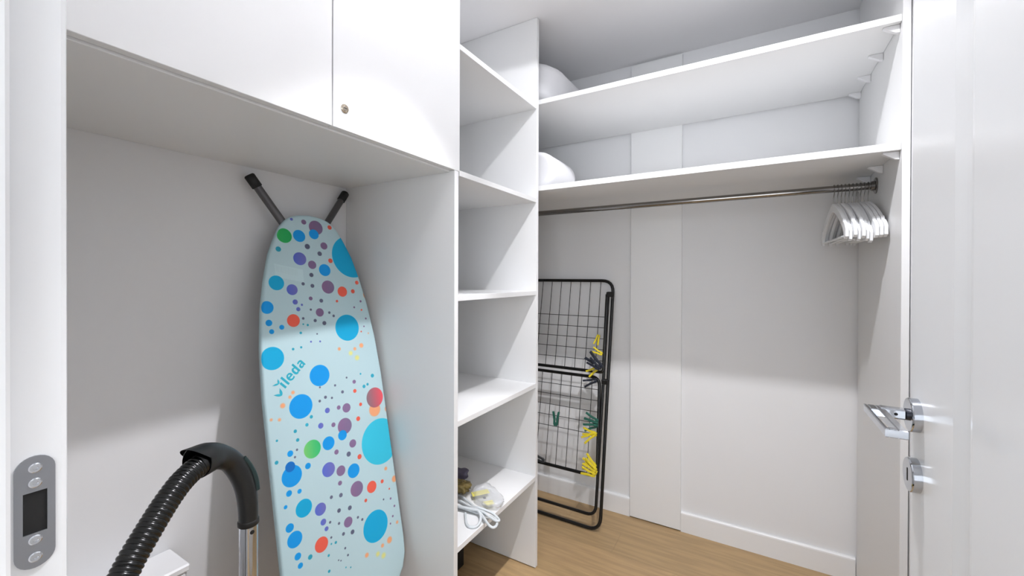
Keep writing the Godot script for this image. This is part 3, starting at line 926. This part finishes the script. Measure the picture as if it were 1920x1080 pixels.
# ---------------------------------------------------------------- folded clothes airer
func drying_rack() -> void:
	var t := thing("drying_rack", "black folding drying rack with wire grid, leaning on the back wall", "drying rack", Vector3(0, 0, -2.035))
	# lies in a plane that leans back: f(x, y, out) with out towards the room
	var nr := Vector3(0, 0.1695, 0.9855)
	var at := func(x: float, y: float, o: float) -> Vector3: return Vector3(x, y, -0.172 * y) + nr * o
	var xl := -1.215
	var xr := -0.6665
	var st := begin()
	tube(st, fillet([at.call(xl, 0.011, 0), at.call(xr, 0.011, 0), at.call(xr, 1.281, 0), at.call(xl, 1.281, 0)], 0.065, true), 0.0085, 14, true)
	part("main_frame", st, M.black_enamel, t)
	st = begin()
	tube(st, fillet([at.call(xl + 0.03, 1.205, -0.004), at.call(xl + 0.03, 0.077, 0.006), at.call(xr - 0.026, 0.077, 0.006), at.call(xr - 0.026, 1.205, -0.004)], 0.05), 0.0078, 14)
	part("inner_leg", st, M.black_enamel, t)
	# upper wing
	st = begin()
	tube(st, fillet([at.call(xl + 0.045, 1.205, 0.006), at.call(xl + 0.035, 0.789, 0.014), at.call(xr - 0.024, 0.789, 0.014), at.call(xr - 0.030, 1.205, 0.006)], 0.02), 0.0085, 14)
	part("wing_frame", st, M.black_enamel, t)
	# lower wing
	st = begin()
	tube(st, fillet([at.call(xl + 0.045, 0.760, 0.016), at.call(xr - 0.042, 0.760, 0.016), at.call(xr - 0.026, 0.268, 0.016), at.call(xl + 0.032, 0.268, 0.016)], 0.045, true), 0.0085, 14, true)
	part("wing_frame", st, M.black_enamel, t)
	for x in [xr - 0.012, xl + 0.012]:
		for y in [1.206, 0.742]:
			st = begin()
			bx(st, Vector3(-0.020, -0.013, -0.010), Vector3(0.016, 0.013, 0.012), 0.003, Transform3D(Basis(Vector3.RIGHT, 0.17), at.call(x, y, 0.006)))
			part("hinge", st, M.rubber, t)
	# grid wires
	for i in 8:
		var x := -0.737 - 0.0595 * i
		if x < xl + 0.03: continue
		st = begin()
		tube(st, [at.call(x, 1.28, 0.002), at.call(x, 0.79, 0.012)], 0.0019, 8)
		part("wire", st, M.wire, t)
		st = begin()
		tube(st, [at.call(x - 0.012, 0.76, 0.015), at.call(x - 0.012, 0.268, 0.015)], 0.0019, 8)
		part("wire", st, M.wire, t)
	for i in 5:
		st = begin()
		var y := 1.081 - 0.0585 * i
		tube(st, [at.call(xl + 0.04, y, 0.0095), at.call(xr - 0.028, y, 0.0095)], 0.0017, 8)
		part("wire", st, M.wire, t)
		st = begin()
		y = 0.697 - 0.0565 * i
		tube(st, [at.call(xl + 0.04, y, 0.0185), at.call(xr - 0.040, y, 0.0185)], 0.0017, 8)
		part("wire", st, M.wire, t)
	# pegs: x, y in the rack's plane, distance out, turn, look
	var o := Vector3(0, 0, -2.035)
	var pegs := [
		[-0.731, 0.958, 0.014, 2.9, "yellow", "yellow peg highest on the drying rack wires", 0.75],
		[-0.724, 0.893, 0.018, 1.2, "yellow", "pale yellow peg slanting just above the dark clip", 0.8],
		[-0.737, 0.795, 0.028, 2.2, "yellow", "yellow peg hanging under the dark clip, by the middle bars"],
		[-0.728, 0.842, 0.040, 0.92, "slate", "thick dark blue clip at the middle bars of the rack", 1.35],
		[-0.725, 0.826, 0.058, 1.0, "slate", "dark clip lying over the thick blue one at the middle bars"],
		[-0.748, 0.735, 0.034, 1.95, "slate", "dark peg sticking out left just below the middle bars"],
		[-0.938, 0.512, 0.020, 0.04, "green", "green peg alone in the middle of the lower grid"],
		[-0.732, 0.548, 0.024, 1.3, "green", "uppermost green peg of the bunch on the rack's right side"],
		[-0.730, 0.530, 0.036, 1.55, "green", "middle green peg of the bunch on the rack's right side"],
		[-0.734, 0.510, 0.026, 1.9, "green", "lowest green peg of the bunch on the rack's right side"],
		[-0.736, 0.478, 0.028, 1.5, "yellow", "yellow peg right below the bunch of green pegs"],
		[-0.738, 0.458, 0.032, 2.2, "yellow", "second yellow peg below the green bunch, tilted down"],
		[-0.727, 0.336, 0.022, 0.95, "yellow", "top yellow peg of the fan in the rack's lower corner"],
		[-0.722, 0.319, 0.034, 1.10, "yellow", "second yellow peg of the fan in the lower corner"],
		[-0.722, 0.301, 0.026, 1.25, "yellow", "third yellow peg of the fan in the lower corner"],
		[-0.728, 0.286, 0.038, 1.45, "yellow", "bottom yellow peg of the fan, on the lower bar"],
		[-1.022, 0.290, 0.024, 1.4, "grey_peg", "grey peg on the lower bar, half behind the shelving unit"],
	]
	for p in pegs:
		var sc: float = p[6] if p.size() > 6 else 1.0
		peg(o + at.call(p[0], p[1], p[2] + 0.010), p[3], M[p[4]], p[5], nr, sc)

func peg(at: Vector3, turn: float, m: Material, label: String, nr: Vector3, sc: float) -> void:
	var t := thing("clothes_peg", label, "clothes peg", at, "clothes pegs on the drying rack")
	var up := Vector3(0, 0.9855, -0.1695)
	var b := Basis(Vector3.RIGHT, up, nr).rotated(nr, turn)
	t.basis = b.scaled(Vector3.ONE * sc)
	for s in [-1.0, 1.0]:
		var st := begin()
		var pg := PackedVector2Array([Vector2(0.0006, -0.036), Vector2(0.0085, -0.0365), Vector2(0.0130, -0.026), Vector2(0.0135, -0.004), Vector2(0.0165, 0.012), Vector2(0.0215, 0.039), Vector2(0.0118, 0.040), Vector2(0.0062, 0.014), Vector2(0.0022, 0.000), Vector2(0.0040, -0.014), Vector2(0.0008, -0.022)])
		if s < 0:
			for i in pg.size(): pg[i].x = -pg[i].x
		prism(st, pg, -0.0055, 0.0055, Transform3D.IDENTITY, 0.001)
		part("peg_arm", st, m, t)
	var st2 := begin()
	var sp := []
	for i in 25:
		var a := TAU * i / 8.0
		sp.append(Vector3(cos(a) * 0.0042, sin(a) * 0.0042 + 0.001, -0.0058 + 0.0116 * i / 24.0))
	tube(st2, sp, 0.0008, 6)
	part("spring", st2, M.satin, t)

# ---------------------------------------------------------------- coat hangers
func hangers() -> void:
	var rng := RandomNumberGenerator.new()
	rng.seed = 7
	var first: Node3D = null
	var words := ["first, at the free end", "second from the free end of the row", "third from the free end of the row", "fourth from the free end of the row", "fifth, in the middle of the row", "sixth, just past the middle of the row", "seventh, hanging with a lower tip", "third from the wardrobe side panel", "second from the wardrobe side panel", "last, next to the wardrobe side panel"]
	var xs := [0.2620, 0.2733, 0.2842, 0.2955, 0.3066, 0.3178, 0.3288, 0.3400, 0.3510, 0.3620]
	var yaw := 0.055
	var roll := [0.0, 0.045, -0.02, 0.05, 0.0, 0.05, 0.085, 0.0, -0.005, -0.01]
	for i in 10:
		var h: Node3D
		if i == 0:
			h = thing("coat_hanger", "", "hanger", Vector3.ZERO, "white hangers on the clothes rail")
			hanger_parts(h)
			first = h
		else:
			h = first.duplicate()
			h.name = numbered("coat_hanger")
			add_child(h, true)
		h.set_meta("label", "white hanger on the chrome rail: " + words[i])
		h.position = Vector3(xs[i], 1.637, -1.97)
		h.basis = Basis(Vector3.UP, yaw) * Basis(Vector3.RIGHT, roll[i])

func hanger_parts(h: Node3D) -> void:
	var st := begin()
	var w := []
	for i in 17:
		var a := deg_to_rad(195.0 - 215.0 * i / 16.0)
		w.append(Vector3(0, sin(a) * 0.0148, cos(a) * 0.0148))
	w.append(Vector3(0, -0.022, 0.006))
	w.append(Vector3(0, -0.034, 0.0005))
	w.append(Vector3(0, -0.072, 0))
	tube(st, smooth(w, 3), 0.0014, 8)
	part("hook", st, M.rail, h)
	st = begin()
	var face := Transform3D(Basis(Vector3(0, 0, 1), Vector3(0, 1, 0), Vector3(1, 0, 0)), Vector3.ZERO)
	var half := [Vector2(0.0, -0.056), Vector2(0.012, -0.0575), Vector2(0.035, -0.066), Vector2(0.075, -0.083), Vector2(0.115, -0.105), Vector2(0.148, -0.1285), Vector2(0.156, -0.1295), Vector2(0.160, -0.1350), Vector2(0.163, -0.1435), Vector2(0.172, -0.1445), Vector2(0.186, -0.156), Vector2(0.195, -0.168), Vector2(0.195, -0.196), Vector2(0.182, -0.203), Vector2(0.172, -0.203), Vector2(0.168, -0.180), Vector2(0.150, -0.160), Vector2(0.110, -0.132), Vector2(0.070, -0.110), Vector2(0.030, -0.094), Vector2(0.0, -0.088)]
	var pg := PackedVector2Array()
	for p in half: pg.append(p)
	for i in range(half.size() - 2, 0, -1): pg.append(Vector2(-half[i].x, half[i].y))
	prism(st, pg, -0.0050, 0.0050, face, 0.0012)
	part("shoulders", st, M.hanger, h)
	st = begin()
	tube(st, [Vector3(0, -0.193, -0.183), Vector3(0, -0.193, 0.183)], 0.0042, 12)
	part("trouser_bar", st, M.hanger, h)

# ---------------------------------------------------------------- small things
func shelf_items() -> void:
	var Y := 0.4125
	# looped cord hanging over the shelf edge
	var c := thing("iron_cord", "bundled white braided cord hanging over the lowest shelf's edge", "cord", Vector3(-0.9, Y, -1.26))
	var A := [[-1.03, 0.006, -1.33], [-1.002, 0.010, -1.324], [-0.955, 0.014, -1.303], [-0.905, 0.019, -1.276], [-0.867, 0.017, -1.259], [-0.832, 0.014, -1.237], [-0.803, 0.012, -1.219], [-0.785, 0.008, -1.219], [-0.783, 0.006, -1.238], [-0.793, 0.008, -1.257], [-0.813, 0.011, -1.267], [-0.840, 0.012, -1.262], [-0.870, 0.010, -1.263], [-0.900, 0.006, -1.267], [-0.937, 0.006, -1.265], [-0.985, 0.007, -1.270], [-1.01, 0.007, -1.285]]
	var B := [[-0.925, 0.005, -1.245], [-0.906, 0.005, -1.222], [-0.884, 0.005, -1.197], [-0.862, 0.005, -1.185], [-0.843, 0.005, -1.196], [-0.843, 0.008, -1.222], [-0.860, 0.016, -1.250], [-0.888, 0.022, -1.264], [-0.925, 0.014, -1.266], [-0.965, 0.015, -1.258], [-1.0, 0.014, -1.265], [-1.01, 0.012, -1.29]]
	var D := [[-1.02, 0.006, -1.295], [-0.985, 0.010, -1.296], [-0.930, 0.013, -1.280], [-0.880, 0.026, -1.270], [-0.843, 0.018, -1.280], [-0.818, 0.014, -1.279], [-0.792, 0.010, -1.268], [-0.785, 0.013, -1.254], [-0.797, 0.017, -1.247], [-0.828, 0.018, -1.255], [-0.860, 0.022, -1.262], [-0.91, 0.020, -1.256], [-0.96, 0.017, -1.25]]
	for l in [A, B, D]:
		var pts := []
		for q in l: pts.append(v3(q) + Vector3(0.9, 0, 1.26))
		var st := begin()
		tube(st, smooth(pts, 6), 0.0047, 12)
		part("cord_loop", st, M.cord, c)
	# clear pouch with a yellow printed card
	var p := thing("plastic_pouch", "clear plastic pouch with a yellow card, behind the white cord", "pouch", Vector3(-0.917, Y, -1.370))
	var st := begin()
	cushion(st, Vector3(0.085, 0.017, 0.050), Transform3D(Basis(Vector3.UP, -0.55), Vector3(0.01, 0.0185, 0)), 0.7, 0.22, 9, 24, 14, 22.0)
	part("film", st, M.clear, p)
	st = begin()
	prism(st, PackedVector2Array([Vector2(-0.05, -0.035), Vector2(-0.018, -0.042), Vector2(-0.012, 0.030), Vector2(-0.045, 0.034)]), 0.0, 0.0012, Transform3D(Basis(Vector3(0.85, 0, 0.52), Vector3(0.52, 0, -0.85), Vector3.UP), Vector3(0.0, 0.018, 0.01)))
	part("card", st, M.print_yellow, p)
	st = begin()
	prism(st, PackedVector2Array([Vector2(0.036, -0.022), Vector2(0.066, -0.018), Vector2(0.068, 0.010), Vector2(0.040, 0.016)]), 0.0, 0.0012, Transform3D(Basis(Vector3(0.85, 0, 0.52), Vector3(0.52, 0, -0.85), Vector3.UP), Vector3(0.0, 0.018, 0.01)))
	part("card", st, M.print_yellow, p)
	st = begin()
	prism(st, PackedVector2Array([Vector2(0.006, -0.010), Vector2(0.020, -0.012), Vector2(0.022, -0.002), Vector2(0.008, 0.0)]), 0.0, 0.0012, Transform3D(Basis(Vector3(0.85, 0, 0.52), Vector3(0.52, 0, -0.85), Vector3.UP), Vector3(0.0, 0.020, 0.01)))
	part("price_tag", st, M.slate, p)
	var g := thing("gold_pouch", "crinkled gold-brown pouch beside the clear pouch on the lowest shelf", "pouch", Vector3(-1.040, Y, -1.358))
	st = begin()
	cushion(st, Vector3(0.045, 0.020, 0.032), Transform3D(Basis(Vector3.UP, 0.4), Vector3(0, 0.030, 0)), 0.75, 0.5, 21, 30, 18, 40.0)
	part("bag", st, M.gold, g)
	st = begin()
	cushion(st, Vector3(0.016, 0.006, 0.026), Transform3D(Basis(Vector3.UP, -0.9), Vector3(-0.02, 0.03, -0.028)), 0.7, 0.4, 3, 18, 10, 40.0)
	part("tied_neck", st, M.gold, g)
	var n := thing("dark_pouch", "dark lilac pouch at the back of the lowest shelf, behind the gold pouch", "pouch", Vector3(-1.12, Y, -1.44))
	st = begin()
	cushion(st, Vector3(0.055, 0.020, 0.035), Transform3D(Basis(Vector3.UP, 0.3), Vector3(0, 0.0265, 0)), 0.7, 0.35, 5, 24, 14, 26.0)
	part("bag", st, M.lilac, n)
	# black box standing on the floor below the lowest shelf
	var k := thing("black_box", "black box standing on the floor under the lowest shelf", "box", Vector3(-1.22, 0, -1.31))
	box_part("box_body", Vector3(-0.105, 0.001, -0.19), Vector3(0.10, 0.26, 0.20), M.rubber, k, 0.004)
	box_part("box_lid", Vector3(-0.107, 0.26, -0.192), Vector3(0.102, 0.275, 0.202), M.black_plastic, k, 0.004)
	# white box against the niche wall
	var b := thing("storage_box", "white storage box with a lid, behind the vacuum hose", "box", Vector3(-1.30, 0, -0.33))
	box_part("box_body", Vector3(-0.058, 0.001, -0.166), Vector3(0.052, 0.545, 0.17), M.white_plastic, b, 0.006)
	box_part("lid", Vector3(-0.060, 0.545, -0.171), Vector3(0.056, 0.564, 0.175), M.white_plastic, b, 0.004)
